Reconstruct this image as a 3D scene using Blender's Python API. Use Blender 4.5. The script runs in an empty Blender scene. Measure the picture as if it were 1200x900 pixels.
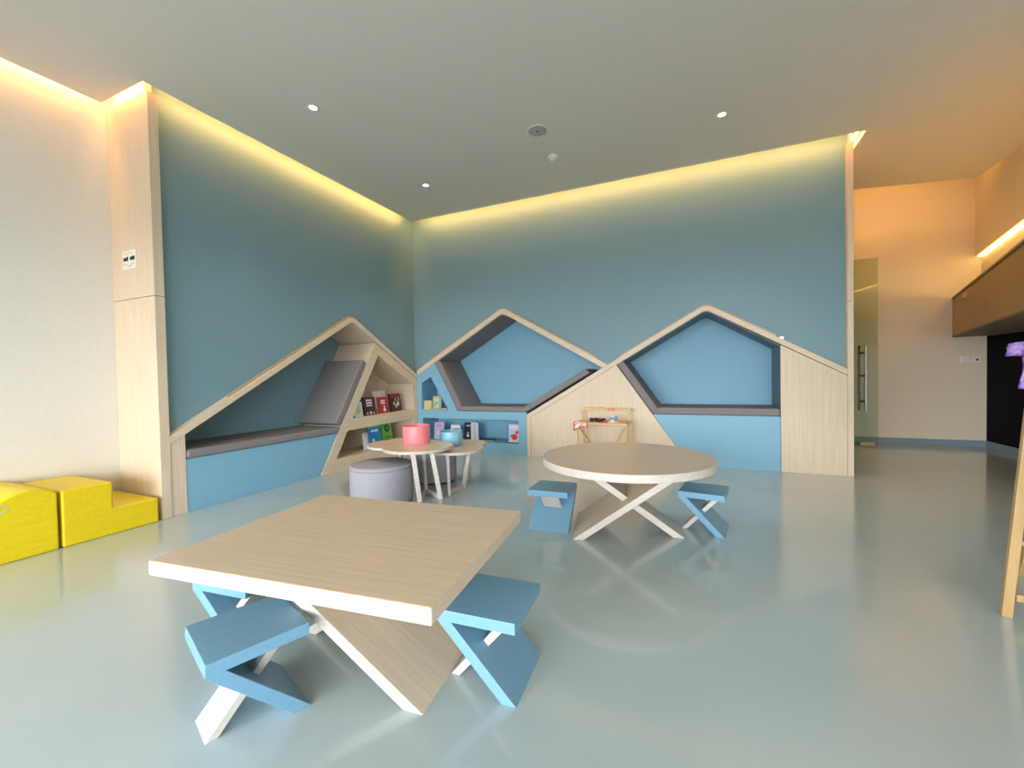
import bpy, bmesh, math, random
from mathutils import Vector, Matrix
random.seed(4)
SC = bpy.context.scene
COL = SC.collection

# ------------------------------------------------------------------ camera
CAM = (4.0126, -5.3835, 1.10); YAW, PITCH, ROLL, FPX = 0.4161, -0.0212, -0.0195, 497.05
fw = Vector((-math.sin(YAW)*math.cos(PITCH), math.cos(YAW)*math.cos(PITCH), math.sin(PITCH)))
rt = Vector((math.cos(YAW), math.sin(YAW), 0)); up = rt.cross(fw)
c_, s_ = math.cos(ROLL), math.sin(ROLL)
R_, U_ = c_*rt + s_*up, -s_*rt + c_*up
cd = bpy.data.cameras.new('camera'); cam = bpy.data.objects.new('camera', cd); COL.objects.link(cam)
M = Matrix((R_, U_, -fw)).transposed().to_4x4(); M.translation = CAM
cam.matrix_world = M
cd.sensor_fit = 'HORIZONTAL'; cd.sensor_width = 36; cd.lens = FPX/1200*36; cd.clip_start = 0.02
SC.camera = cam

# ------------------------------------------------------------------ world, daylight, exposure
SC.view_settings.view_transform = 'Standard'; SC.view_settings.look = 'None'
SC.view_settings.gamma = 1; SC.view_settings.use_curve_mapping = False
SC.view_settings.exposure = 0.0
SC.cycles.use_denoising = True
SC.cycles.max_bounces = 10; SC.cycles.diffuse_bounces = 6
SC.cycles.sample_clamp_indirect = 8
w = bpy.data.worlds.new('overcast_sky'); SC.world = w; w.use_nodes = True
bg = w.node_tree.nodes['Background']
bg.inputs[0].default_value = (0.96, 0.98, 1.0, 1); bg.inputs[1].default_value = 18.0
WIN_Y = -8.6
# daylight portals in the window openings (they only guide the sky light)
for px, pw in ((1.3, 3.3), (5.0, 3.3)):
    ld = bpy.data.lights.new('window_portal', 'AREA'); ld.shape = 'RECTANGLE'; ld.size = pw; ld.size_y = 1.95
    ld.cycles.is_portal = True
    lo = bpy.data.objects.new('window_portal', ld); COL.objects.link(lo)
    lo.location = (px, WIN_Y-0.02, 1.125); lo.rotation_euler = (math.pi/2, 0, 0)

# ------------------------------------------------------------------ dimensions
DL, DB, H = 0.084, 0.063, 3.393       # front planes of the built-ins, ceiling height
YL, WX, XR = -3.442, -0.525, 5.443    # wooden fin on the left, white wall, end of the back wall
TOP = H + 0.34
NB = 0.56                             # recess depth of the nooks
WARM = (1.0, 0.45, 0.115, 1)

# ------------------------------------------------------------------ materials
def mat(name, col, rough=0.5, spec=0.5, **kw):
    m = bpy.data.materials.new(name); m.use_nodes = True
    b = m.node_tree.nodes['Principled BSDF']
    b.inputs['Base Color'].default_value = (*col, 1); b.inputs['Roughness'].default_value = rough
    b.inputs['Specular IOR Level'].default_value = spec
    for k, v in kw.items():
        b.inputs[k.replace('_', ' ')].default_value = v
    return m
def nodes(m): return m.node_tree.nodes, m.node_tree.links, m.node_tree.nodes['Principled BSDF']
def coords(m, scale):
    N, L, b = nodes(m)
    tc = N.new('ShaderNodeTexCoord'); mp = N.new('ShaderNodeMapping'); mp.inputs['Scale'].default_value = scale
    L.new(tc.outputs['Object'], mp.inputs[0]); return mp
def noise_mix(m, scale, c1, c2, nscale=1.0, detail=4, lo=0.35, hi=0.65):
    N, L, b = nodes(m); mp = coords(m, scale)
    n = N.new('ShaderNodeTexNoise'); n.inputs['Scale'].default_value = nscale; n.inputs['Detail'].default_value = detail
    L.new(mp.outputs[0], n.inputs[0])
    r = N.new('ShaderNodeValToRGB'); r.color_ramp.elements[0].position = lo; r.color_ramp.elements[1].position = hi
    r.color_ramp.elements[0].color = (*c1, 1); r.color_ramp.elements[1].color = (*c2, 1)
    L.new(n.outputs['Fac'], r.inputs[0]); L.new(r.outputs[0], b.inputs['Base Color'])
    return n
def bump(m, n, strength, dist=0.002):
    N, L, b = nodes(m); bp = N.new('ShaderNodeBump'); bp.inputs['Strength'].default_value = strength
    bp.inputs['Distance'].default_value = dist
    L.new(n.outputs['Fac'], bp.inputs['Height']); L.new(bp.outputs[0], b.inputs['Normal'])
def wood(name, axis, c1, c2, rough=0.42):
    m = mat(name, c1, rough, 0.4)
    sc = [70, 70, 70]; sc[axis] = 2.2
    n = noise_mix(m, sc, c1, c2, 1.0, 6, 0.3, 0.72); bump(m, n, 0.08, 0.001); return m
OAK1, OAK2 = (0.64, 0.525, 0.39), (0.74, 0.625, 0.485)
W = [wood('oak_grain_x', 0, OAK1, OAK2), wood('oak_grain_y', 1, OAK1, OAK2), wood('oak_grain_z', 2, OAK1, OAK2)]
TT1, TT2 = (0.68, 0.52, 0.37), (0.77, 0.61, 0.455)
TW = [wood('table_oak_x', 0, TT1, TT2, 0.33), wood('table_oak_y', 1, TT1, TT2, 0.33)]
LEGW = mat('plank_oak', OAK1, 0.45, 0.4); bump(LEGW, noise_mix(LEGW, (2.5, 60, 2.5), OAK1, OAK2, 1.0, 6, 0.3, 0.72), 0.05, 0.001)
BULK = wood('bulkhead_veneer', 2, (0.33, 0.195, 0.065), (0.40, 0.25, 0.09))
EDGE = wood('whitish_edge', 0, (0.52, 0.48, 0.435), (0.62, 0.58, 0.53))
PINE = wood('pine', 2, (0.62, 0.40, 0.17), (0.72, 0.50, 0.25))
def paint(name, col, rough=0.55, tex=0.03):
    m = mat(name, col, rough, 0.35)
    n = noise_mix(m, (1, 1, 1), tuple(c*(1-tex) for c in col), tuple(min(1, c*(1+tex)) for c in col), 60, 3)
    bump(m, n, 0.05, 0.001); return m
BLUE_WALL = paint('blue_wallcovering', (0.182, 0.32, 0.385), 0.5)
BLUE = paint('light_blue_laminate', (0.215, 0.45, 0.62), 0.45)
STOOL = paint('stool_blue_lacquer', (0.165, 0.34, 0.49), 0.38)
CREAM = paint('cream_wallpaper', (0.74, 0.66, 0.52), 0.7, 0.02)
WHITE_WALL = paint('off_white_wallpaper', (0.74, 0.73, 0.68), 0.7, 0.02)
CEIL = paint('ceiling_paint', (0.63, 0.61, 0.57), 0.8, 0.01)
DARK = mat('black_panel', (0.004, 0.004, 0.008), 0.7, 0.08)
SKIRT = paint('blue_grey_skirting', (0.22, 0.30, 0.36), 0.45)
YELLOW = paint('yellow_vinyl', (0.76, 0.59, 0.012), 0.42)
_N, _L, _b = nodes(YELLOW)
_mp = coords(YELLOW, (1, 1, 1)); _mp.inputs['Rotation'].default_value = (0.7, 0, 0); _mp.inputs['Scale'].default_value = (3, 3, 16)
_wn = _N.new('ShaderNodeTexNoise'); _wn.inputs['Scale'].default_value = 1.4; _wn.inputs['Detail'].default_value = 2
_L.new(_mp.outputs[0], _wn.inputs[0]); bump(YELLOW, _wn, 0.35, 0.02)
def fabric(name, c, k=0.16):
    m = mat(name, c, 0.95, 0.1)
    n = noise_mix(m, (1, 1, 1), tuple(x*(1-k) for x in c), tuple(x*(1+k) for x in c), 260, 3, 0.3, 0.7)
    bump(m, n, 0.35, 0.002); return m
GREY = fabric('grey_upholstery', (0.235, 0.225, 0.235))
OTTO = fabric('grey_pouf_fabric', (0.36, 0.355, 0.41))
PINK = mat('pink_plastic', (0.86, 0.24, 0.27), 0.35)
BOWL = mat('blue_plastic', (0.22, 0.50, 0.68), 0.35)
METAL = mat('brushed_metal', (0.45, 0.44, 0.42), 0.35, Metallic=1.0)
DMETAL = mat('dark_metal', (0.05, 0.045, 0.04), 0.35, Metallic=0.8)
CHANNEL = mat('strip_cover', (0.42, 0.33, 0.22), 0.3)
PAPER = mat('white_paper', (0.80, 0.79, 0.75), 0.8)
INK = mat('black_ink', (0.02, 0.02, 0.02), 0.7)
PLAST = mat('white_plastic', (0.78, 0.76, 0.70), 0.4)
GRILLE = mat('speaker_grille', (0.36, 0.36, 0.35), 0.6)
def emit(name, col, s):
    m = bpy.data.materials.new(name); m.use_nodes = True; N = m.node_tree.nodes; N.clear()
    e = N.new('ShaderNodeEmission'); o = N.new('ShaderNodeOutputMaterial')
    e.inputs[0].default_value = col; e.inputs[1].default_value = s
    m.node_tree.links.new(e.outputs[0], o.inputs[0]); return m
LED = emit('warm_led', WARM, 68)
LED3 = emit('amber_led', (1.0, 0.58, 0.14, 1), 36)
LED2 = emit('warm_led_line', (1, 0.62, 0.2, 1), 7)
LAMP = emit('downlight_glow', (1, 0.86, 0.66, 1), 9)
def flat(c, r=0.5): return mat('print_%d' % random.randrange(10**6), c, r)
# floor: poured resin with faint mottling and a clear top coat
FLOOR = mat('resin_floor', (0.36, 0.42, 0.41), 0.22, 0.5, Coat_Weight=0.6, Coat_Roughness=0.06)
nf = noise_mix(FLOOR, (1, 1, 1), (0.405, 0.49, 0.505), (0.445, 0.53, 0.54), 1.3, 5)
# glass
GLASS = bpy.data.materials.new('door_glass'); GLASS.use_nodes = True
_N = GLASS.node_tree.nodes; _N.clear(); _L = GLASS.node_tree.links
_o = _N.new('ShaderNodeOutputMaterial'); _mx = _N.new('ShaderNodeMixShader'); _t = _N.new('ShaderNodeBsdfTransparent')
_g = _N.new('ShaderNodeBsdfGlossy'); _f = _N.new('ShaderNodeFresnel'); _f.inputs[0].default_value = 1.5
_t.inputs[0].default_value = (0.83, 0.88, 0.80, 1); _g.inputs[1].default_value = 0.02
_L.new(_f.outputs[0], _mx.inputs[0]); _L.new(_t.outputs[0], _mx.inputs[1]); _L.new(_g.outputs[0], _mx.inputs[2]); _L.new(_mx.outputs[0], _o.inputs[0])

# ------------------------------------------------------------------ helpers
def obj(name, bm, m, parent=None, bevel=0.0, smooth=False, seg=2):
    bmesh.ops.recalc_face_normals(bm, faces=bm.faces)
    me = bpy.data.meshes.new(name); bm.to_mesh(me); bm.free()
    o = bpy.data.objects.new(name, me); COL.objects.link(o)
    if m: me.materials.append(m)
    if parent: o.parent = parent
    if smooth:
        for p in me.polygons: p.use_smooth = True
    if bevel:
        b = o.modifiers.new('bevel', 'BEVEL'); b.width = bevel; b.segments = seg; b.limit_method = 'ANGLE'; b.angle_limit = 0.6
    return o
def tag(o, label, cat, group=None):
    o['label'] = label; o['category'] = cat
    if group: o['group'] = group
    return o
def struct(name, bm, m, parent=None, bevel=0, label=None):
    o = obj(name, bm, m, parent, bevel)
    if parent is None: o['kind'] = 'structure'
    if label: o['label'] = label
    return o
def thing(name, label, cat, loc=(0, 0, 0), rz=0, group=None):
    o = bpy.data.objects.new(name, None); COL.objects.link(o); o.empty_display_size = 0.1
    o.location = loc; o.rotation_euler = (0, 0, rz)
    return tag(o, label, cat, group)
def new(): return bmesh.new()
def box(bm, a, b):
    (x0, y0, z0), (x1, y1, z1) = a, b
    v = [bm.verts.new(p) for p in ((x0,y0,z0),(x1,y0,z0),(x1,y1,z0),(x0,y1,z0),(x0,y0,z1),(x1,y0,z1),(x1,y1,z1),(x0,y1,z1))]
    for f in ((0,3,2,1),(4,5,6,7),(0,1,5,4),(1,2,6,5),(2,3,7,6),(3,0,4,7)): bm.faces.new([v[i] for i in f])
    return bm
def bx(a, b): return box(new(), a, b)
def prism(outer, holes, d0, d1, mp, bm=None):
    """slab with holes: outer/holes are 2D loops, mp(u, v, d) places them"""
    bm = bm or new(); loops = [outer] + list(holes)
    rings = []
    for d in (d0, d1):
        es = []; rs = []
        for lp in loops:
            vs = [bm.verts.new(mp(u, v, d)) for u, v in lp]; rs.append(vs)
            es += [bm.edges.new((vs[i], vs[(i+1) % len(vs)])) for i in range(len(vs))]
        rings.append(rs)
        if holes: bmesh.ops.triangle_fill(bm, use_beauty=True, use_dissolve=False, edges=es)
        else: bm.faces.new(rs[0])
    for a, b in zip(*rings):
        n = len(a)
        for i in range(n): bm.faces.new((a[i], a[(i+1) % n], b[(i+1) % n], b[i]))
    return bm
def XY(u, v, d): return (u, v, d)
def XZ(u, v, d): return (u, d, v)          # profile in x-z, extruded along y
def PL(u, v, d): return (DL - d, u, v)     # left built-in: u = y, depth d goes into the wall
def PB(u, v, d): return (u, -DB + d, v)    # back built-in: u = x
def lathe(prof, cx=0, cy=0, n=48, bm=None):
    bm = bm or new(); rings = []
    for r, z in prof:
        if r < 1e-6: rings.append([bm.verts.new((cx, cy, z))])
        else: rings.append([bm.verts.new((cx + r*math.cos(2*math.pi*i/n), cy + r*math.sin(2*math.pi*i/n), z)) for i in range(n)])
    for a, b in zip(rings, rings[1:]):
        for i in range(n):
            j = (i+1) % n
            if len(a) == 1 and len(b) == 1: continue
            if len(a) == 1: bm.faces.new((a[0], b[i], b[j]))
            elif len(b) == 1: bm.faces.new((a[i], a[j], b[0]))
            else: bm.faces.new((a[i], a[j], b[j], b[i]))
    return bm
def beam(bm, p, q, wd, th, side=None):
    """bar of rectangular section from p to q"""
    p, q = Vector(p), Vector(q); d = (q-p).normalized()
    s = Vector(side) if side else d.cross(Vector((0, 0, 1)))
    if s.length < 1e-4: s = Vector((1, 0, 0))
    s = (s - d*s.dot(d)).normalized(); t = d.cross(s)
    vs = []
    for e in (p, q):
        for a, b in ((-1,-1),(1,-1),(1,1),(-1,1)): vs.append(bm.verts.new(e + s*(a*wd/2) + t*(b*th/2)))
    for f in ((0,1,2,3),(7,6,5,4),(0,4,5,1),(1,5,6,2),(2,6,7,3),(3,7,4,0)): bm.faces.new([vs[i] for i in f])
    return bm
def disc(bm, c, r, n=24):
    bm.faces.new([bm.verts.new((c[0]+r*math.cos(2*math.pi*i/n), c[1]+r*math.sin(2*math.pi*i/n), c[2])) for i in range(n)]); return bm

# ------------------------------------------------------------------ the room
struct('floor', bx((-0.7, WIN_Y-0.1, -0.1), (8.6, 2.6, 0)), FLOOR)
ceil_poly = [(-0.448, WIN_Y), (-0.448, YL-0.061), (0.156, YL-0.061), (0.156, -0.195), (5.51, -0.195), (5.51, 1.36), (7.03, 1.68), (7.13, 1.68), (7.13, WIN_Y)]
struct('ceiling', prism(ceil_poly, [], H, H+0.05, XY), CEIL)
struct('ceiling_upper', bx((-0.7, WIN_Y-0.1, TOP), (8.6, 2.6, TOP+0.1)), WHITE_WALL)
# roof outlines of the three house-shaped nooks
TV = 0.064            # vertical thickness of the roof boards
def fillet(P0, P1, P2, r, n=8):
    """points of a rounded corner at P1 (2D)"""
    a = Vector(P0)-Vector(P1); b = Vector(P2)-Vector(P1); a.normalize(); b.normalize()
    ang = a.angle(b); t = r/math.tan(ang/2); c = Vector(P1) + (a+b).normalized()*(r/math.sin(ang/2))
    s = Vector(P1)+a*t-c; e = Vector(P1)+b*t-c
    a0 = math.atan2(s.y, s.x); a1 = math.atan2(e.y, e.x); da = (a1-a0+math.pi) % (2*math.pi) - math.pi
    return [(c.x+r*math.cos(a0+da*i/n), c.y+r*math.sin(a0+da*i/n)) for i in range(n+1)]
def down(p, k): return (p[0], p[1]-k)
hL = [(-3.372, 0.652), (-1.345, 1.868), (-DB, 1.138)]
hM = [(DL, 1.196), (1.535, 2.030), (2.94, 1.222)]
hR = [(1.868, 0.560), (4.09, 1.862), (5.391, 1.098)]
def outer(h, r=0.13, k=0): return [down(h[0], k)] + fillet(down(h[0], k), down(h[1], k), down(h[2], k), r) + [down(h[2], k)]
def inner(h, tv=TV): return outer(h, 0.08, tv)
# blue walls: everything above the roofs
struct('wall_left', prism([(YL+0.05, 0.62), *outer(hL, k=0.03)[0:], (0.0, 1.1), (0.0, TOP), (YL+0.05, TOP)], [], 0, -0.12, lambda u, v, d: (d, u, v)), BLUE_WALL)
back_poly = [(-0.12, 1.15), *outer(hM, k=0.03)[:-1], (2.93, 1.19), *outer(hR, k=0.03)[1:], (XR-0.03, 1.05), (XR-0.03, TOP), (-0.12, TOP)]
struct('wall_back', prism(back_poly, [], 0, 0.12, lambda u, v, d: (u, d, v)), BLUE_WALL)
struct('wall_back_rear', bx((-0.72, NB+0.05, 0), (XR-0.03, NB+0.11, TOP)), WHITE_WALL)
struct('wall_left_rear', bx((-0.72, YL+0.06, 0), (-0.66, NB+0.11, TOP)), WHITE_WALL)
struct('wall_white', bx((WX-0.14, WIN_Y, 0), (WX, YL+0.06, TOP)), WHITE_WALL)
struct('wall_far', bx((4.4, 2.45, 0), (8.6, 2.6, TOP)), CREAM)
struct('wall_leak_stop', bx((4.3, NB+0.11, 0), (4.4, 2.6, TOP)), WHITE_WALL)  # unseen wall added across the corridor to stop light leaking in
# wooden fins framing the blue walls (upper and lower board with a joint)
SEAM = 1.785
t1 = struct('trim_1', bx((WX+0.002, YL, 0), (DL, YL+0.07, SEAM-0.002)), W[2], bevel=0.002)
obj('upper_board', bx((WX+0.002, YL, SEAM+0.002), (DL, YL+0.07, H-0.015)), W[2], t1, 0.002)
t2 = struct('trim_2', bx((XR-0.052, -DB, 0), (XR, NB+0.11, SEAM-0.002)), W[2], bevel=0.002)
obj('upper_board', bx((XR-0.052, -DB, SEAM+0.002), (XR, NB+0.11, H-0.015)), W[2], t2, 0.002)
struct('wall_fin_head', bx((WX, YL+0.012, H-0.014), (DL-0.06, YL+0.06, TOP)), WHITE_WALL)
struct('wall_end_head', bx((XR-0.03, -DB+0.012, H-0.014), (XR-0.012, NB+0.11, TOP)), WHITE_WALL)
# far right: dark opening, timber bulkhead, slanted upper wall
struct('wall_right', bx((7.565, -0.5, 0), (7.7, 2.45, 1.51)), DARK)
struct('wall_right_outer', bx((8.45, -0.7, 0), (8.6, 2.6, TOP)), WHITE_WALL)
struct('wall_right_end', bx((7.7, -0.6, 0), (8.6, -0.5, TOP)), WHITE_WALL)
struct('wall_right_near', bx((7.565, WIN_Y, 0), (7.7, -0.5, TOP)), WHITE_WALL)
def along(x, y, t, az=-165): a = math.radians(az); return (x+math.sin(a)*t, y+math.cos(a)*t)
def slanted(x, y, t, off, z0, z1, az):
    a = math.radians(az); nx, ny = -math.cos(a), math.sin(a)   # to the right-hand wall side
    p, q = (x, y), along(x, y, t, az)
    return prism([p, q, (q[0]+nx*off, q[1]+ny*off), (p[0]+nx*off, p[1]+ny*off)], [], z0, z1, XY)
bk = struct('trim_3', slanted(7.215, 2.45, 4.2, 0.03, 1.52, 2.03, -164), BULK, bevel=0.003, label='timber clad bulkhead over the dark opening')
obj('ledge', slanted(7.215, 2.45, 4.2, 0.75, 2.005, 2.03, -164), BULK, bk)
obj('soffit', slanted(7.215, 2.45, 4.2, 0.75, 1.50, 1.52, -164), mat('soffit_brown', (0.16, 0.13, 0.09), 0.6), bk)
obj('top_lip', slanted(7.205, 2.45, 4.2, 0.03, 2.025, 2.045, -164), BULK, bk)
_ex, _ey = along(7.215, 2.45, 4.17, -164)
obj('end_board', slanted(_ex, _ey, 0.03, 0.75, 1.52, 2.005, -164), BULK, bk)
_bx, _by = along(7.215, 2.45, 0.98)
obj('mounting_block', slanted(_bx-0.05, _by, 0.12, 0.05, 1.91, 1.97, -165), PINE, bk)
struct('wall_upper', slanted(7.51, 2.45, 4.2, 0.2, 2.0, 2.56, -167), CREAM)
struct('wall_upper_fascia', slanted(7.445, 2.45, 4.2, 0.3, 2.585, TOP, -167), CREAM)
tag(obj('led_strip', slanted(7.455, 2.40, 4.0, 0.05, 2.565, 2.583, -167), LED2), 'thin glowing strip along the wall above the timber bulkhead', 'light strip')
tag(obj('ledge_light', slanted(7.18, 2.10, 3.7, 0.02, 2.032, 2.044, -164), LED3), 'warm strip light lying on top of the timber bulkhead', 'light strip')
struct('baseboard_far', bx((5.0, 2.435, 0), (7.565, 2.45, 0.085)), SKIRT)
struct('baseboard_right', bx((7.55, -0.5, 0), (7.565, 2.44, 0.085)), SKIRT)
# rear wall with two wide windows behind the viewer
rear = prism([(-0.7, 0), (8.0, 0), (8.0, TOP), (-0.7, TOP)], [[(-0.35, 0.15), (2.95, 0.15), (2.95, 2.1), (-0.35, 2.1)], [(3.35, 0.15), (6.65, 0.15), (6.65, 2.1), (3.35, 2.1)]], WIN_Y-0.12, WIN_Y, XZ)
struct('wall_rear', rear, WHITE_WALL)
for i, x0 in enumerate((-0.35, 3.35)):
    fr = new()
    for k in range(4): xx = x0+k*1.1; box(fr, (xx-0.03, WIN_Y-0.09, 0.15), (xx+0.03, WIN_Y-0.03, 2.1))
    for z in (0.18, 2.07): box(fr, (x0, WIN_Y-0.09, z-0.03), (x0+3.3, WIN_Y-0.03, z+0.03))
    struct('window_%d' % (i+1), fr, DMETAL)
struct('added_ground', bx((-15, -40, -0.2), (22, WIN_Y-0.15, -0.12)), paint('added_ground_grey', (0.17, 0.17, 0.16), 0.8))  # unseen ground added to cut sky light rising through the windows

# cove lights above the ceiling edge
def cove(a, b, label, m=LED):
    bm = new(); beam(bm, a, b, 0.02, 0.012); tag(obj('cove_light', bm, m), label, 'light strip', 'hidden strips in the ceiling cove')
ZC = H+0.075
cove((0.135, YL+0.12, ZC), (0.135, -0.25, ZC), 'warm strip light in the ceiling slot above the left blue wall')
cove((0.25, -0.17, ZC), (XR-0.05, -0.17, ZC), 'warm strip light in the ceiling slot above the long blue wall')
cove((-0.47, WIN_Y+0.3, ZC), (-0.47, YL-0.1, ZC), 'warm strip light in the ceiling slot above the cream wall')
cove((-0.42, YL-0.045, ZC), (0.12, YL-0.045, ZC), 'warm strip light above the wide wooden fin')
cove((5.485, -0.12, ZC), (5.485, 1.2, ZC), 'warm strip light above the end of the long blue wall')
cove((5.6, 1.32, ZC+0.01), (7.0, 1.615, ZC+0.01), 'warm strip light in the ceiling slot by the glass door wall')

# ------------------------------------------------------------------ reading nook on the left wall
def strip_cover(h, parent, mp, k0, k1):
    """raised cover strip lying on the roof board close to the wall"""
    o = outer(h); hi = [(p[0], p[1]+0.022) for p in o]
    def cut(pl, a, b):
        res = []
        for p, q in zip(pl, pl[1:]):
            for s in range(12):
                t = s/12; u = p[0]+(q[0]-p[0])*t
                if a <= u <= b: res.append((u, p[1]+(q[1]-p[1])*t))
        return res
    lo, up_ = cut(o, k0, k1), cut(hi, k0, k1)
    return obj('light_strip', prism(lo + up_[::-1], [], 0.02, 0.05, mp), CHANNEL, parent)

nk = thing('reading_nook', 'house shaped nook with bookshelf cut into its sloping right side', 'reading nook', (DL, -1.7, 0))
def kid(o, p=nk):
    o.parent = p; o.matrix_parent_inverse = Matrix.Translation(-Vector(p.location)); return o
D = NB + DL
ROOF = kid(obj('roof', prism(outer(hL) + inner(hL)[::-1], [], 0, D, PL), W[1], None, 0.003))
strip_cover(hL, ROOF, PL, -3.0, -1.22)
kid(obj('end_panel', prism([(-3.372, 0), (-3.372, 0.588), (-3.256, 0.655), (-3.256, 0)], [], 0.008, 0.04, PL), W[2], None, 0.002))
kid(obj('seat_panel', prism([(-3.254, 0), (-3.254, 0.447), (-1.622, 0.447), (-1.888, 0)], [], 0.012, 0.04, PL), BLUE, None, 0.002))
kid(obj('back_panel', bx((-NB-0.02, YL+0.07, 0), (-NB, -DB, 1.95)), BLUE_WALL))
kid(obj('side_lining', bx((-NB, -3.275, 0), (DL-0.04, -3.257, 0.66)), BLUE_WALL))
sh = kid(obj('bookshelf', prism([(-1.886, 0), (-0.95, 1.560), (-DB-0.001, 1.065), (-DB-0.001, 0)],
    [[(-0.898, 1.403), (-0.178, 0.995), (-0.15, 0.612), (-1.384, 0.600)], [(-1.475, 0.458), (-0.15, 0.475), (-0.15, 0.142), (-1.659, 0.142)]], 0.003, 0.46, PL), W[1], None, 0.002))
obj('shelf_back', prism([(-1.87, 0.02), (-0.955, 1.55), (-DB-0.003, 1.05), (-DB-0.003, 0.02)], [], 0.461, 0.475, PL), W[1], sh)
kid(obj('nook_side', prism([(-1.886, 0), (-0.95, 1.56), (-0.93, 1.55), (-1.866, 0)], [], 0.476, D-0.001, PL), W[1]))
kid(obj('seat_cushion', prism([(-3.250, 0.449), (-3.250, 0.525), (-1.60, 0.525), (-1.62, 0.449)], [], -0.004, D-0.01, PL), GREY, None, 0.022, seg=3))
kid(obj('back_cushion', prism([(-1.58, 0.527), (-1.122, 1.288), (-1.20, 1.335), (-1.662, 0.568)], [], 0.0, D-0.01, PL), GREY, None, 0.018, seg=3))

# ------------------------------------------------------------------ middle nook on the back wall
nk2 = thing('reading_nook', 'house shaped nook with blue book niches and three grey cushions', 'reading nook', (1.4, -DB, 0))
k2 = lambda o: kid(o, nk2)
DBK = NB + DB
ROOF = k2(obj('roof', prism(outer(hM)[:-1] + [(2.968, 1.206), (2.906, 1.168)] + inner(hM, 0.074)[::-1][1:], [], 0, DBK, PB), W[0], None, 0.003))
strip_cover(hM, ROOF, PB, 0.12, 2.86)
NICHE = k2(obj('book_niche_panel', prism([(DL-0.012, 0), (DL-0.012, 1.12), (0.405, 1.305), (0.783, 0.59), (1.866, 0.59), (1.866, 0)],
    [[(0.168, 1.006), (0.329, 1.094), (0.628, 0.600), (0.148, 0.600)], [(0.171, 0.477), (1.743, 0.475), (1.743, 0.153), (0.171, 0.153)]], 0.004, 0.42, PB), BLUE, None, 0.002))
obj('niche_back', prism([(DL+0.003, 0.02), (DL+0.003, 1.1), (0.39, 1.27), (0.77, 0.58), (1.85, 0.58), (1.85, 0.02)], [], 0.421, 0.433, PB), BLUE, NICHE)
k2(obj('back_panel', bx((DL, NB, 0.3), (2.94, NB+0.02, 2.1)), BLUE))
k2(obj('lining', prism([(0.40, 1.302), (1.50, 1.935), (1.50, 1.925), (0.41, 1.294)], [], 0.02, DBK-0.002, PB), GREY))
k2(obj('side_cushion', prism([(0.405, 1.300), (0.785, 0.592), (0.868, 0.640), (0.495, 1.334)], [], 0.0, DBK-0.005, PB), GREY, None, 0.016, seg=3))
k2(obj('seat_cushion', prism([(0.79, 0.592), (1.866, 0.592), (1.866, 0.655), (1.84, 0.662), (0.85, 0.662)], [], 0.0, DBK-0.005, PB), GREY, None, 0.016, seg=3))
k2(obj('ramp_cushion', prism([(1.868, 0.597), (2.74, 1.105), (2.69, 1.165), (1.832, 0.665)], [], 0.0, DBK-0.005, PB), GREY, None, 0.016, seg=3))

# ------------------------------------------------------------------ right nook on the back wall
nk3 = thing('reading_nook', 'house shaped nook between pale timber panels with a blue seat front', 'reading nook', (3.6, -DB, 0))
k3 = lambda o: kid(o, nk3)
inR = inner(hR)
ROOF = k3(obj('roof', prism([(1.868, 0)] + outer(hR) + inR[::-1][:-1] + [(1.924, 0.560+0.056*0.586-TV), (1.924, 0)], [], 0, DBK, PB), W[0], None, 0.003))
strip_cover(hR, ROOF, PB, 2.97, 4.84)
obj('end_cap', bx((4.80, -DB+0.015, 1.432), (4.845, -DB+0.055, 1.456)), METAL, ROOF)
def roofz(x): return hR[0][1] + (x-hR[0][0])*(hR[1][1]-hR[0][1])/(hR[1][0]-hR[0][0]) - TV
k3(obj('front_panel', prism([(1.926, 0), (1.926, roofz(1.926)-0.002), (3.045, roofz(3.045)-0.002), (3.06, 1.222), (3.909, 0)], [], 0.005, 0.03, PB), W[2], None, 0.002))
k3(obj('seat_panel', prism([(3.499, 0.597), (4.808, 0.597), (4.808, 0), (3.911, 0)], [], 0.012, 0.04, PB), BLUE, None, 0.002))
k3(obj('end_panel', prism([(4.811, 0), (4.811, 1.366), (5.389, 1.030), (5.389, 0)], [], 0.003, 0.03, PB), W[2], None, 0.002))
LIN = paint('grey_blue_lining', (0.16, 0.22, 0.27), 0.6)
k3(obj('side_lining', bx((4.811, -DB+0.031, 0.55), (4.825, NB, 1.37)), LIN))
lin = [down(p, 0.001) for p in inR]; lin2 = [down(p, 0.010) for p in inR]
sel = [i for i, p in enumerate(lin) if 3.06 < p[0] < 4.8]
lo = [(3.06, roofz(3.06)-0.001)] + [lin[i] for i in sel] + [(4.808, 1.366)]
k3(obj('roof_lining', prism(lo + [down(p, 0.010) for p in lo[::-1]], [], 0.03, DBK-0.003, PB), LIN))
k3(obj('back_panel', bx((2.95, NB+0.0, 0.3), (4.84, NB+0.02, 1.95)), BLUE))
k3(obj('seat_cushion', prism([(3.50, 0.599), (4.806, 0.599), (4.806, 0.680), (3.57, 0.680), (3.53, 0.66)], [], 0.0, DBK-0.005, PB), GREY, None, 0.018, seg=3))
k3(obj('side_cushion', prism([(3.50, 0.600), (3.075, 1.216), (3.145, 1.262), (3.565, 0.655)], [], 0.0, DBK-0.005, PB), GREY, None, 0.016, seg=3))

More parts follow.
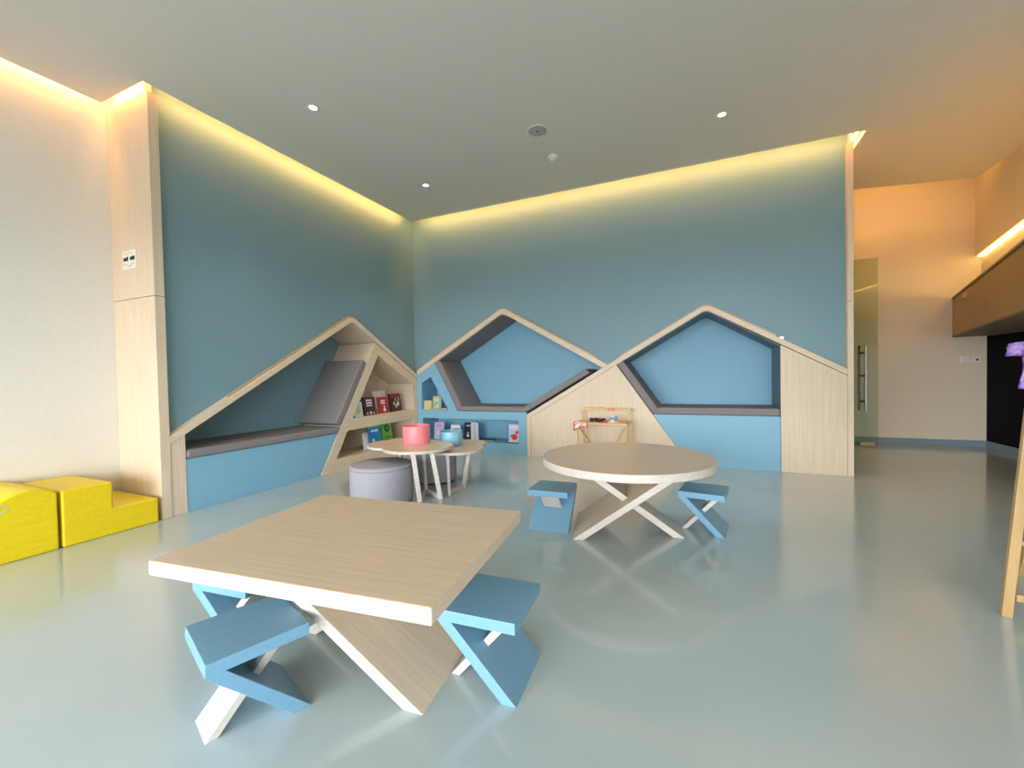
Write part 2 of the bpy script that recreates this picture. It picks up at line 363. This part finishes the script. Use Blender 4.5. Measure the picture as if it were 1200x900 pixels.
# ------------------------------------------------------------------ tables with crossed plank legs
def xlegs(parent, half, hgt, wa, wb, th, flip=1, back=0.0):
    """two crossing planks in the local x-z plane; plank a is wide, plank b narrower"""
    run, d = half, th
    def plank(sgn, wd, name, yo=0.0):
        ang = math.atan2(hgt, 2*run-0.08); hx = d/math.sin(ang)
        pr = [(-sgn*run, 0), (-sgn*(run-hx), 0), (sgn*run, hgt), (sgn*(run-hx), hgt)]
        pr = [pr[0], pr[1], pr[2], pr[3]]
        o = obj(name, prism(pr, [], yo-wd/2, yo+wd/2, XZ), LEGW, parent, 0.003)
        o.data.materials.append(EDGE)
        for p in o.data.polygons:
            if abs(p.normal.y) > 0.9: p.material_index = 1
        return o
    plank(flip, wa, 'leg'); plank(-flip, wb, 'leg', back)
SQ = thing('square_table', 'low rectangular oak table with whitish long edges and crossed plank legs', 'table', (2.795, -4.125, 0), math.radians(6.0))
tp = obj('tabletop', bx((-0.535, -0.41, 0.448), (0.535, 0.41, 0.498)), TW[0], SQ, 0.006)
tp.data.materials.append(EDGE)
for p in tp.data.polygons:
    if abs(p.normal.y) > 0.9: p.material_index = 1  # whiter wood on the two long edges only
xlegs(SQ, 0.37, 0.448, 0.37, 0.18, 0.042, -1, 0.16)
RT = thing('round_table', 'low round oak table with crossed plank legs near the nooks', 'table', (3.533, -2.335, 0), math.radians(12.0))
tp = obj('tabletop', lathe([(0, 0.466), (0.586, 0.466), (0.586, 0.516), (0, 0.516)], n=96), TW[0], RT, 0.005)
tp.data.materials.append(EDGE)
for p in tp.data.polygons:
    p.material_index = 1 if abs(p.normal.z) < 0.5 else 0
xlegs(RT, 0.365, 0.466, 0.54, 0.28, 0.042, 1)

# ------------------------------------------------------------------ blue folding-look stools
def make_stool(name, label, loc, deg, group=None):
    t = thing(name, label, 'stool', (*loc, 0), math.radians(deg), group)
    s, hh, th = 0.145, 0.282, 0.042
    seat = [(-s, hh), (s, hh), (s, hh-0.040), (-s+0.052, hh-0.040), (s, 0.0), (s-0.055, 0.0), (-s-0.002, hh-0.040)]
    # seat board and slanted plate are one folded piece
    obj('folded_body', prism(seat, [], -s, s, XZ), STOOL, t, 0.002)
    ang = math.atan2(hh-0.04, 2*s-0.09)
    br = [(-s+0.005, 0), (-s+0.040, 0), (s-0.035, hh-0.041), (s-0.072, hh-0.041)]
    o = obj('brace', prism(br, [], -0.068, 0.068, XZ), EDGE, t, 0.002)
    return t
make_stool('stool', 'blue folded plank stool pulled out at the end of the rectangular table', (3.297, -3.992), 3.5)
make_stool('stool', 'blue folded plank stool turned sideways at the long edge of the rectangular table', (2.619, -4.463), 70.4)
make_stool('stool', 'blue folded plank stool mostly tucked under the rectangular table', (2.222, -4.18), 5.6)
make_stool('stool', 'blue folded plank stool at the round table with its sloping plate facing outwards', (3.025, -2.445), -88)
make_stool('stool', 'blue folded plank stool at the round table with its open side profile showing', (4.035, -2.150), -8)

# ------------------------------------------------------------------ clover tables, poufs and tubs
def clover(name, label, z, lobes, feet, bars, tops):
    c = lobes[0][:2]; t = thing(name, label, 'table', (c[0], c[1], 0))
    o_ = (sum(l[0] for l in lobes)/len(lobes)-c[0], sum(l[1] for l in lobes)/len(lobes)-c[1])
    n = 144; pts = []
    for i in range(n):
        a = 2*math.pi*i/n; dx, dy = math.cos(a), math.sin(a); best = 0
        for x, y, rl in lobes:
            x, y = x-c[0]-o_[0], y-c[1]-o_[1]
            b = x*dx+y*dy; q = b*b-(x*x+y*y-rl*rl)
            if q > 0: best = max(best, b+math.sqrt(q))
        pts.append((o_[0]+best*dx, o_[1]+best*dy))
    o = obj('tabletop', prism(pts, [], z-0.026, z, XY), TW[0], t, 0.003)
    o.data.materials.append(EDGE)
    for p in o.data.polygons:
        if abs(p.normal.z) < 0.5: p.material_index = 1
    for f, tp_ in zip(feet, tops):
        bm = new(); beam(bm, (f[0]-c[0], f[1]-c[1], 0), (tp_[0]-c[0], tp_[1]-c[1], z-0.027), 0.026, 0.042)
        obj('leg', bm, EDGE, t, 0.002)
    for i, j in bars:
        bm = new(); a, b = feet[i], feet[j]
        beam(bm, (a[0]-c[0], a[1]-c[1], 0.021), (b[0]-c[0], b[1]-c[1], 0.021), 0.026, 0.040)
        obj('floor_rail', bm, EDGE, t, 0.002)
    return t
clover('clover_table', 'three lobed oak side table holding the pink tub', 0.46, [(1.62, -2.15, 0.32), (1.32, -2.09, 0.275), (1.30, -1.90, 0.22)],
       [(1.755, -2.325), (1.877, -2.182), (1.64, -2.07), (1.27, -1.93)], [(0, 2), (1, 2)], [(1.71, -2.35), (1.81, -2.21), (1.58, -2.02), (1.22, -1.92)])
clover('clover_table', 'lower three lobed oak side table holding the light blue tub', 0.393, [(1.80, -1.80, 0.285), (1.52, -1.68, 0.25), (1.72, -1.52, 0.25)],
       [(1.888, -2.06), (1.885, -1.800), (1.72, -1.44)], [(0, 1), (1, 2)], [(1.85, -2.02), (1.975, -1.82), (1.70, -1.42)])
def pouf(name, label, c, r, h):
    t = thing(name, label, 'pouf', (*c, 0))
    obj('body', lathe([(0, 0.012), (r-0.01, 0.012), (r, 0.03), (r, h-0.035), (0, h-0.035)], n=64), OTTO, t, 0.006)
    obj('top_cushion', lathe([(0, h-0.034), (r, h-0.034), (r+0.002, h-0.018), (r-0.012, h-0.003), (0, h)], n=64), OTTO, t, 0.004, True)
    obj('base_ring', lathe([(0, 0), (r-0.02, 0), (r-0.02, 0.012), (0, 0.012)], n=48), DMETAL, t)
    return t
pouf('pouf', 'light grey round fabric pouf in front of the bookshelf nook', (1.42, -2.42), 0.27, 0.345)
pouf('pouf', 'shaded grey round fabric pouf underneath the lower clover table', (1.45, -1.62), 0.215, 0.335)
def tub(name, label, c, z, prof, m):
    t = thing(name, label, 'tub', (*c, z))
    obj('wall', lathe(prof, n=64), m, t, 0.002, True); return t
tub('tub', 'pink cylindrical tub standing on the clover table', (1.50, -2.01), 0.46, [(0, 0), (0.126, 0), (0.130, 0.005), (0.131, 0.172), (0.125, 0.172), (0.123, 0.008), (0, 0.008)], PINK)
tub('tub', 'light blue rounded tub standing on the lower clover table', (1.69, -1.69), 0.393, [(0, 0), (0.085, 0), (0.106, 0.02), (0.115, 0.06), (0.118, 0.15), (0.112, 0.15), (0.109, 0.06), (0.09, 0.015), (0, 0.008)], BOWL)

# ------------------------------------------------------------------ yellow foam play blocks
def foam(name, label, poly):
    t = thing(name, label, 'foam block', (0.1, poly[0][0], 0))
    o = obj('cover', prism(poly, [], 0, 0.62, lambda u, v, d: (0.108-d, u, v)), YELLOW, None, 0.012, seg=3)
    kid(o, t); return t
foam('foam_block', 'yellow vinyl foam step block beside the wooden fin', [(-4.028, 0.0), (-4.028, 0.383), (-3.757, 0.383), (-3.757, 0.190), (-3.478, 0.190), (-3.478, 0.0)])
wv = [(-4.046, 0.0), (-4.046, 0.374)]
for i in range(1, 25):
    y = -4.046 - i*0.03; wv.append((y, 0.385 + 0.045*math.sin((-4.046-y)/0.13*math.pi/2) if y > -4.306 else 0.385-0.14*math.sin((-4.306-y)/0.46*math.pi)))
wv += [(-4.77, 0.0)]
wb = foam('foam_block', 'yellow vinyl foam wave block with pale lettering beside the step block', wv)
def text(name, s, size, m, mw, parent):
    cu = bpy.data.curves.new(name, 'FONT'); cu.body = s; cu.size = size; cu.extrude = 0.0006; cu.align_x = 'CENTER'; cu.align_y = 'CENTER'
    tmp = bpy.data.objects.new(name, cu); COL.objects.link(tmp)
    bpy.context.view_layer.update()
    me = bpy.data.meshes.new_from_object(tmp.evaluated_get(bpy.context.evaluated_depsgraph_get()))
    bpy.data.objects.remove(tmp); me.transform(mw); me.name = name
    o = bpy.data.objects.new(name, me); COL.objects.link(o); me.materials.clear(); me.materials.append(m)
    if parent: kid(o, parent)
    return o
FX = Matrix.Rotation(math.radians(90), 4, 'Z') @ Matrix.Rotation(math.radians(90), 4, 'X')   # text facing +x, reading towards +y
FY = Matrix.Rotation(math.radians(90), 4, 'X')                                                # text facing -y
text('lettering', 'AO', 0.06, flat((0.50, 0.55, 0.62)), Matrix.Translation((0.1095, -4.312, 0.335)) @ FX, wb)

# ------------------------------------------------------------------ notice on the fin
nt = thing('wall_notice', 'small white paper notice stuck on the tall wooden fin', 'notice', (-0.25, YL, 2.03))
kid(obj('sheet', bx((-0.348, YL-0.003, 2.032), (-0.148, YL-0.0005, 2.182)), PAPER), nt)
x = -0.332
for wd, hh in ((0.014, 0.030), (0.016, 0.026), (0.012, 0.030), (0.018, 0.034), (0, 0), (0.012, 0.030), (0.016, 0.028), (0.014, 0.034), (0.015, 0.030)):
    if wd: kid(obj('bold_letter', bx((x, YL-0.0045, 2.098), (x+wd, YL-0.003, 2.098+hh)), INK), nt)
    x += (wd or 0.022)+0.003
ln = new(); pv = None
for i in range(13):
    p = (-0.33+i*0.013, YL-0.0042, 2.062+0.012*math.sin(i*0.75))
    if pv: beam(ln, pv, p, 0.002, 0.005, (0, 1, 0))
    pv = p
kid(obj('drawn_line', ln, flat((0.45, 0.46, 0.52))), nt)
ln = new()
for i, (x, z) in enumerate(((-0.32, 2.155), (-0.29, 2.15), (-0.26, 2.16), (-0.225, 2.152))): box(ln, (x, YL-0.0042, z), (x+0.018, YL-0.003, z+0.008))
kid(obj('small_print', ln, flat((0.5, 0.5, 0.5))), nt)

# ------------------------------------------------------------------ books
def book(label, mp, u0, u1, z0, hgt, d, lean, thick, col, deco=(), turn=0, group='picture books in the wall niches'):
    """stands on z0 with its cover at depth d; mp maps (u, v, depth)"""
    base = mp((u0+u1)/2, z0, d)
    t = thing('book', label, 'book', base, 0, group)
    wd = u1-u0; cs, sn = math.cos(turn), math.sin(turn)
    def place(u, v, dd):
        dd2 = dd + v*lean; uu = (u-wd/2)
        U = uu*cs - dd2*sn; DD = uu*sn + dd2*cs
        p = mp((u0+u1)/2+U, z0+v, d+DD); return (p[0]-base[0], p[1]-base[1], p[2]-base[2])
    def slab(u_0, u_1, v0, v1, d0, d1, nm, m):
        return obj(nm, prism([(u_0, v0), (u_1, v0), (u_1, v1), (u_0, v1)], [], d0, d1, place), m, t)
    m = flat(col, 0.4)
    fc = slab(0, wd, 0, hgt, 0, 0.003, 'front_cover', m); slab(0, wd, 0, hgt, thick-0.003, thick, 'back_cover', m)
    slab(0, 0.003, 0, hgt, 0.003, thick-0.003, 'spine', m)
    slab(0.004, wd-0.004, 0.004, hgt-0.004, 0.003, thick-0.003, 'pages', PAPER)
    for a, b, c, e, cc in deco:
        if a == 'disc':
            bm = prism([(b*wd + e*math.cos(i*math.pi/8)*wd, c*hgt + e*math.sin(i*math.pi/8)*wd) for i in range(16)], [], -0.0012, 0, place)
            obj('cover_picture', bm, flat(cc), fc)
        elif a == 'text':
            o = text('title_letter', cc[1], e, flat(cc[0]), Matrix(), None); o.parent = fc
            for v in o.data.vertices: v.co = Vector(place(b*wd+v.co.x, c*hgt+v.co.y, -0.0012-v.co.z))
        elif a == 'lines':
            bm = new(); rnd = random.Random(int(b*100+c*1000))
            rows = e
            for r in range(rows):
                v = (c - r*0.145)*hgt; u = b*wd
                while u < (1-b)*wd-0.01:
                    k = rnd.uniform(0.012, 0.022); prism([(u, v), (min(u+k, (1-b)*wd), v), (min(u+k, (1-b)*wd), v+0.095*hgt), (u, v+0.095*hgt)], [], -0.0012, 0, place, bm); u += k+0.005
            obj('cover_title', bm, flat(cc), fc)
        else:
            slab(a*wd, b*wd, c*hgt, e*hgt, -0.001, 0, 'cover_picture', flat(cc)).parent = fc
    return t
Z1, Z2 = 0.607, 0.142
WHT, YEL, RED = (0.8, 0.78, 0.74), (0.8, 0.5, 0.05), (0.45, 0.02, 0.03)
book('black hardback standing at the back of the upper timber shelf', PL, -1.20, -1.04, Z1, 0.26, 0.17, 0.12, 0.02, (0.012, 0.012, 0.02))
book('pale blue picture book with a yellow figure on the timber shelf', PL, -1.315, -1.175, Z1-0.003, 0.19, 0.03, 0.15, 0.016, (0.36, 0.66, 0.82), [('disc', .55, .42, .26, YEL), ('disc', .42, .25, .2, (0.8, .6, .1)), (.05, .95, .84, .93, WHT)])
book('dark maroon book with three lines of white title', PL, -1.115, -0.905, Z1, 0.235, 0.06, 0.14, 0.022, (0.065, 0.018, 0.022), [('lines', .24, .78, 3, WHT), ('disc', .25, .1, .09, (.6, .25, .2)), ('disc', .55, .12, .1, (.7, .6, .5)), ('disc', .82, .1, .09, (.6, .3, .25))])
book('white thin book behind the red books on the timber shelf', PL, -0.72, -0.46, Z1, 0.30, 0.24, 0.15, 0.014, (0.8, 0.78, 0.75))
book('red book with a small white figure on the timber shelf', PL, -0.80, -0.62, Z1, 0.22, 0.09, 0.14, 0.022, RED, [('lines', .26, .72, 2, WHT), ('disc', .6, .2, .14, WHT), ('disc', .6, .4, .08, WHT)])
bk6 = book('black and dark red book with large yellow and white letters', PL, -0.56, -0.30, Z1, 0.255, 0.10, 0.12, 0.03, (0.03, 0.012, 0.014), [(.0, 1, .78, 1, (.22, .01, .03)), ('disc', .34, .45, .1, YEL), ('disc', .52, .3, .1, YEL), ('disc', .72, .42, .12, (.6, .7, .85)), ('text', .50, .66, .085, (YEL, 'A')), ('text', .80, .68, .085, (WHT, 'S'))], turn=0.12)
book('white small book at the end of the lower timber shelf', PL, -1.06, -0.95, Z2, 0.22, 0.135, 0.12, 0.014, (0.78, 0.78, 0.80))
book('bright blue picture book on the lower timber shelf', PL, -0.99, -0.75, Z2, 0.30, 0.10, 0.12, 0.016, (0.02, 0.22, 0.50), [('lines', .22, .74, 1, WHT), ('disc', .35, .38, .09, WHT), ('disc', .42, .28, .06, (.8, .4, .1)), (.0, 1, .9, 1, (.1, .45, .6))])
book('green picture book with black drawings on the lower timber shelf', PL, -0.70, -0.50, Z2, 0.33, 0.12, 0.12, 0.016, (0.14, 0.46, 0.05), [('disc', .5, .72, .26, (.02, .04, .02)), ('disc', .5, .72, .15, (.55, .75, .3)), ('lines', .2, .3, 2, (.05, .2, .03))])
book('black thin book behind the blue picture book on the lower timber shelf', PL, -0.86, -0.74, Z2, 0.35, 0.24, 0.12, 0.012, (0.02, 0.03, 0.04))
book('cream board book in the small triangular blue niche', PB, 0.16, 0.29, 0.600, 0.135, 0.05, 0.08, 0.03, (0.66, 0.56, 0.34), [('disc', .6, .5, .22, (.75, .5, .12))])
book('tan and green book standing half open in the triangular blue niche', PB, 0.30, 0.46, 0.600, 0.205, 0.05, 0.08, 0.03, (0.42, 0.48, 0.26), [(.2, .85, .15, .85, (.62, .66, .45)), ('disc', .55, .5, .16, (.1, .45, .5)), ('disc', .3, .35, .1, (.6, .1, .05))], turn=-0.25)
fb = thing('book', 'small dark book lying flat in the triangular blue niche', 'book', (0.53, 0.02, 0.600), 0, 'picture books in the wall niches')
obj('cover', bx((-0.05, -0.04, 0), (0.05, 0.06, 0.008)), flat((0.03, 0.06, 0.1)), fb); obj('pages', bx((-0.046, -0.038, 0.008), (0.046, 0.056, 0.018)), PAPER, fb)
book('lilac book at the dark end of the long blue niche', PB, 0.30, 0.47, 0.153, 0.25, 0.10, 0.1, 0.016, (0.52, 0.46, 0.66), [('disc', .4, .35, .2, (.7, .62, .7)), ('lines', .2, .75, 1, (.55, .2, .35))])
book('small white book with a dark picture in the long blue niche', PB, 0.58, 0.74, 0.153, 0.215, 0.12, 0.1, 0.014, (0.75, 0.76, 0.8), [(.2, .9, .4, .75, (.12, .08, .12)), ('disc', .5, .6, .1, (.6, .15, .1))])
book('pale blue book leaning behind the black book in the long blue niche', PB, 0.79, 0.90, 0.153, 0.25, 0.30, 0.1, 0.014, (0.55, 0.74, 0.86))
book('black picture book with a white figure standing open in the long blue niche', PB, 0.80, 0.935, 0.153, 0.255, 0.14, 0.08, 0.012, (0.012, 0.015, 0.03), [('disc', .5, .25, .16, WHT), ('disc', .5, .42, .08, WHT), (.25, .75, .78, .86, (.5, .5, .55))], turn=-0.1)
book('back board of an open white book beside the black picture book', PB, 0.935, 1.045, 0.153, 0.255, 0.13, 0.08, 0.010, (0.55, 0.58, 0.62), [(.45, .55, .05, .95, (.25, .28, .33))], turn=0.5)
book('pink and blue picture book with a red animal in the long blue niche', PB, 1.565, 1.728, 0.165, 0.245, 0.06, 0.08, 0.014, (0.45, 0.62, 0.86), [(.0, 1, .74, 1, (.78, .62, .82)), ('disc', .55, .3, .26, (.70, .03, .04)), ('disc', .78, .56, .14, (.70, .03, .04)), ('disc', .25, .35, .1, (.1, .25, .5)), ('lines', .2, .8, 1, WHT), (.0, 1, .0, .1, (.75, .7, .45))])
fb = thing('book', 'dark blue book lying flat in the long blue niche', 'book', (1.17, 0.13, 0.153), 0.1, 'picture books in the wall niches')
obj('cover', bx((-0.12, -0.09, 0), (0.12, 0.09, 0.004)), flat((0.02, 0.05, 0.09)), fb); obj('pages', bx((-0.116, -0.086, 0.004), (0.116, 0.086, 0.012)), PAPER, fb)
obj('upper_cover', bx((-0.12, -0.09, 0.012), (0.12, 0.09, 0.016)), flat((0.03, 0.09, 0.15)), fb)
fb = thing('book', 'dark grey book lying flat under the red animal picture book', 'book', (1.646, 0.02, 0.153), 0, 'picture books in the wall niches')
obj('cover', bx((-0.085, -0.06, 0), (0.085, 0.09, 0.012)), flat((0.10, 0.10, 0.12)), fb)

# ------------------------------------------------------------------ toy workbench
wbn = thing('toy_workbench', 'small pine toy workbench with diagonal braces against the timber panel', 'toy workbench', (2.96, -0.31, 0))
def wpart(nm, *beams):
    bm = new()
    for p, q, a, b, sd in beams: beam(bm, p, q, a, b, sd)
    return obj(nm, bm, PINE, wbn, 0.002)
obj('worktop', bx((-0.315, -0.16, 0.500), (0.305, 0.16, 0.520)), PINE, wbn, 0.002)
for x in (-0.29, 0.28):
    for y in (-0.14, 0.14): wpart('leg', ((x, y, 0), (x, y, 0.499), 0.026, 0.026, (1, 0, 0)))
    wpart('rail_post', ((x, 0.14, 0.521), (x, 0.14, 0.66), 0.024, 0.02, (1, 0, 0)))
    s = 1 if x < 0 else -1
    wpart('brace', ((x+s*0.015, -0.13, 0.47), (x+s*0.17, -0.02, 0.20), 0.05, 0.016, (0, 1, 0)))
    wpart('side_bar', ((x, -0.125, 0.20), (x, 0.125, 0.20), 0.02, 0.03, (1, 0, 0)))
obj('back_rail', bx((-0.315, 0.118, 0.640), (0.305, 0.136, 0.672)), PINE, wbn, 0.002)
obj('lower_shelf', bx((-0.273, -0.02, 0.175), (0.263, 0.125, 0.19)), PINE, wbn, 0.002)
BLK = flat((0.012, 0.010, 0.010), 0.4)
def goggles(label, c, rz):
    t = thing('toy_goggles', label, 'toy', (c[0], c[1], 0.520), rz)
    for s in (-1, 1):
        bm = new(); bmesh.ops.create_uvsphere(bm, u_segments=16, v_segments=10, radius=1)
        for v in bm.verts: v.co = Vector((v.co.x*0.028+s*0.026, v.co.y*0.02, max(v.co.z, -0.9)*0.026+0.0235))
        obj('lens_cup', bm, BLK, t, smooth=True)
    obj('bridge', bx((-0.012, -0.008, 0.012), (0.012, 0.008, 0.026)), BLK, t, 0.003)
goggles('black toy goggles lying on the worktop beside the cloth', (2.905-0.06, -0.33), 0.5)
goggles('black toy goggles lying in the middle of the worktop', (2.945, -0.37), 0.0)
t = thing('toy_mug', 'small white and blue toy mug standing on the worktop', 'toy', (3.075, -0.34, 0.520))
CUP = obj('cup', lathe([(0, 0), (0.026, 0), (0.030, 0.01), (0.030, 0.085), (0.026, 0.085), (0.025, 0.01), (0, 0.008)], n=24), flat((0.75, 0.78, 0.8)), t, 0, True)
obj('band', lathe([(0.0305, 0.03), (0.0315, 0.03), (0.0315, 0.066), (0.0305, 0.066)], n=24), flat((0.15, 0.45, 0.62)), CUP, 0, True)
bm = new(); pv = None
for i in range(9):
    a = -math.pi/2 + math.pi*i/8; p = (0.028+0.026*math.cos(a), 0, 0.045+0.026*math.sin(a))
    if pv: beam(bm, pv, p, 0.01, 0.007, (0, 1, 0))
    pv = p
obj('handle', bm, BLK, CUP)
t = thing('toy_saw', 'red handled toy tool lying on the worktop beside the mug', 'toy', (3.02, -0.40, 0.520), 0.2)
obj('handle', bx((-0.05, -0.012, 0.0), (0.01, 0.012, 0.022)), flat((0.60, 0.04, 0.04)), t, 0.004); obj('blade', bx((0.01, -0.010, 0.004), (0.11, 0.010, 0.008)), METAL, t)
t = thing('toy_block', 'tiny orange block on top of the workbench rail', 'toy', (2.90, -0.182, 0.672))
obj('body', bx((-0.018, -0.009, 0), (0.018, 0.009, 0.014)), flat((0.85, 0.35, 0.08)), t, 0.002)
t = thing('toy_sign', 'small red strip leaning on the workbench rail', 'toy', (3.03, -0.205, 0.645))
obj('strip', bx((-0.04, -0.002, 0), (0.04, 0.006, 0.02)), flat((0.72, 0.16, 0.12)), t, 0.001); obj('dot', bx((-0.01, -0.004, 0.006), (0.01, -0.002, 0.014)), PAPER, t)
t = thing('purple_pad', 'mauve round pad lying at the end of the worktop', 'toy', (3.20, -0.30, 0.520))
obj('disc', lathe([(0, 0), (0.035, 0), (0.035, 0.012), (0, 0.016)], n=24), flat((0.45, 0.22, 0.35)), t, 0, True)
# cloth draped over the front left corner
t = thing('red_cloth', 'white cloth with red border draped over the workbench corner', 'cloth', (2.71, -0.47, 0.5))
bm = new(); g = []
for i in range(11):
    row = []
    for j in range(9):
        u, v = i/10, j/8
        row.append(bm.verts.new((-0.075+0.17*u, -0.003-0.010*math.sin(u*9)*v + (0.09*(1-v/0.3) if v < 0.3 else 0), 0.024 if v < 0.3 else 0.024-(v-0.3)*(0.11+0.04*math.sin(u*4+2)))))
    g.append(row)
for i in range(10):
    for j in range(8): bm.faces.new((g[i][j], g[i+1][j], g[i+1][j+1], g[i][j+1]))
o = obj('drape', bm, flat((0.82, 0.70, 0.62)), t, smooth=True); o.modifiers.new('s', 'SOLIDIFY').thickness = 0.003
o.data.materials.append(flat((0.75, 0.12, 0.12)))
for k, p in enumerate(o.data.polygons):
    i, j = divmod(k, 8)
    if i in (0, 9) or j == 7 or (i+j) % 5 == 0: p.material_index = 1
t = thing('pink_strip', 'bright pink ruler lying on the lower shelf of the workbench', 'toy', (2.80, -0.30, 0.19))
obj('body', bx((-0.07, -0.02, 0), (0.07, 0.02, 0.012)), flat((0.80, 0.10, 0.28)), t, 0.002); obj('scale_marks', bx((-0.06, -0.0205, 0.004), (0.06, -0.02, 0.008)), PAPER, t)

# ------------------------------------------------------------------ glass door and switches
DY = 2.05
dr = struct('door_1', bx((5.62, DY-0.006, 0.012), (6.275, DY+0.006, 2.62)), GLASS, label='frameless glass door')
HX = 6.13
for nm, x0, x1, y0, y1, z0, z1, m in (('handle', HX-0.012, HX+0.014, DY-0.065, DY-0.038, 0.50, 1.42, METAL),
        ('handle', HX-0.060, HX-0.034, DY+0.038, DY+0.065, 0.50, 1.42, DMETAL)):
    HND = obj(nm, bx((x0, y0, z0), (x1, y1, z1)), m, dr, 0.004)
for z in (0.62, 0.98, 1.30): obj('standoff', bx((HX-0.05, DY-0.05, z), (HX+0.005, DY+0.05, z+0.03)), DMETAL, HND, 0.003)
obj('patch_fitting', bx((6.08, DY-0.02, 0.012), (6.24, DY+0.02, 0.065)), mat('brass', (0.35, 0.24, 0.10), 0.3, Metallic=1.0), dr, 0.004)
for lb, x in (('white light switch plate on the cream wall beside the glass door', 7.345), ('white control plate with a dark dot beside the switch', 7.455)):
    t = thing('switch_plate', lb, 'switch', (x, 2.45, 1.14))
    obj('plate', bx((-0.045, -0.012, 0), (0.045, 0, 0.09)), PLAST, t, 0.003)
    if x < 7.4:
        for k in (-1, 1): obj('rocker', bx((k*0.018-0.014, -0.016, 0.02), (k*0.018+0.014, -0.012, 0.07)), PLAST, t, 0.002)
    else: obj('dial', bx((-0.004, -0.018, 0.032), (0.022, -0.012, 0.058)), INK, t, 0.002)

# ------------------------------------------------------------------ easel with purple sash
E0 = Vector((5.232, -2.835, 0))
ez = thing('wooden_easel', 'pale wooden easel standing by the dark opening', 'easel', E0)
EASEL = wood('easel_beech', 2, (0.40, 0.25, 0.10), (0.48, 0.32, 0.15))
def epart(nm, p, q, a, b, sd=(0, 1, 0)):
    bm = new(); beam(bm, p, q, a, b, sd); return obj(nm, bm, EASEL, ez, 0.003)
epart('leg', (0, 0, 0), (0.112, 0.0, 1.35), 0.022, 0.036); epart('leg', (0.62, 0, 0), (0.508, 0.0, 1.35), 0.022, 0.036)
epart('rear_leg', (0.31, 0.55, 0), (0.31, 0.03, 1.32), 0.022, 0.036, (1, 0, 0))
epart('rung', (0.030, 0, 0.09), (0.59, 0, 0.09), 0.02, 0.03); epart('rung', (0.045, 0, 0.33), (0.575, 0, 0.33), 0.018, 0.022)
epart('top_bar', (0.08, 0, 1.335), (0.54, 0, 1.335), 0.022, 0.036)
obj('board', bx((0.11, -0.022, 0.62), (0.51, -0.012, 1.22)), W[0], ez, 0.002)
SASH = mat('purple_print_fabric', (0.3, 0.15, 0.6), 0.8); noise_mix(SASH, (1, 1, 1), (0.10, 0.03, 0.26), (0.36, 0.25, 0.50), 38, 3, 0.38, 0.62)
ss = thing('scarf', 'purple printed scarf tied to the wooden easel', 'scarf', E0 + Vector((0.068, -0.026, 1.15)))
def cloth(nm, pts, wd, dirw):
    bm = new(); g = []
    for k, p in enumerate(pts):
        p = Vector(p); d = Vector(dirw)
        g.append([bm.verts.new(p + d*(wd*(s/6-0.5)) + Vector((0, 0.006*math.sin(s*1.9+k*0.8), 0))) for s in range(7)])
    for a, b in zip(g, g[1:]):
        for s in range(6): bm.faces.new((a[s], a[s+1], b[s+1], b[s]))
    o = obj(nm, bm, SASH, ss, smooth=True); o.modifiers.new('s', 'SOLIDIFY').thickness = 0.006; return o
cloth('bow_loop', [(-0.082+0.022*i, -0.012*math.sin(i*0.6), 0.015+0.004*math.sin(i)) for i in range(9)], 0.055, (0.12, 0, 1))
cloth('tail', [(-0.014-0.001*i, -0.02-0.006*math.sin(i*0.7), -0.015-0.017*i) for i in range(9)], 0.052, (1, 0, 0))
cloth('tail', [(0.045+0.004*i, -0.02-0.006*math.sin(i*0.7), -0.015-0.019*i) for i in range(9)], 0.05, (1, 0, 0))

# ------------------------------------------------------------------ ceiling fittings
for lb, c in (('small round recessed downlight above the bench end of the left blue wall', (1.048, -2.719)), ('small round recessed downlight near the inner corner of the blue walls', (1.037, -1.089)), ('small round recessed downlight above the round table side of the long blue wall', (4.219, -1.092))):
    t = thing('downlight', lb, 'light', (*c, H))
    obj('trim_ring', lathe([(0.032, -0.001), (0.046, -0.001), (0.046, -0.006), (0.032, -0.004)], n=32), PLAST, t, 0, True)
    obj('lamp', lathe([(0, -0.002), (0.032, -0.002), (0.032, -0.0005), (0, -0.0005)], n=32), LAMP, t)
    sd = bpy.data.lights.new('lamp_beam', 'SPOT'); sd.energy = 45; sd.spot_size = 1.7; sd.spot_blend = 0.8; sd.color = (1, 0.85, 0.65); sd.shadow_soft_size = 0.04
    so = bpy.data.objects.new('lamp_beam', sd); COL.objects.link(so); so.parent = t; so.location = (0, 0, -0.02)
t = thing('ceiling_speaker', 'round grey grille speaker set in the ceiling', 'speaker', (2.643, -1.574, H))
obj('rim', lathe([(0.088, -0.001), (0.104, -0.001), (0.102, -0.008), (0.088, -0.006)], n=48), PLAST, t, 0, True)
obj('grille', lathe([(0.0, -0.005), (0.088, -0.004), (0.088, -0.001), (0, -0.001)], n=48), GRILLE, t)
obj('centre_badge', lathe([(0, -0.010), (0.008, -0.010), (0.008, -0.004), (0, -0.004)], n=16), INK, t)
t = thing('smoke_detector', 'small cream round smoke detector on the ceiling by the speaker', 'detector', (2.626, -1.064, H))
obj('base', lathe([(0, 0), (0.052, 0), (0.052, -0.012), (0.046, -0.018), (0, -0.018)], n=32), PLAST, t, 0.002)
obj('head', lathe([(0, -0.018), (0.032, -0.018), (0.034, -0.036), (0.024, -0.046), (0, -0.048)], n=32), PLAST, t, 0.002)
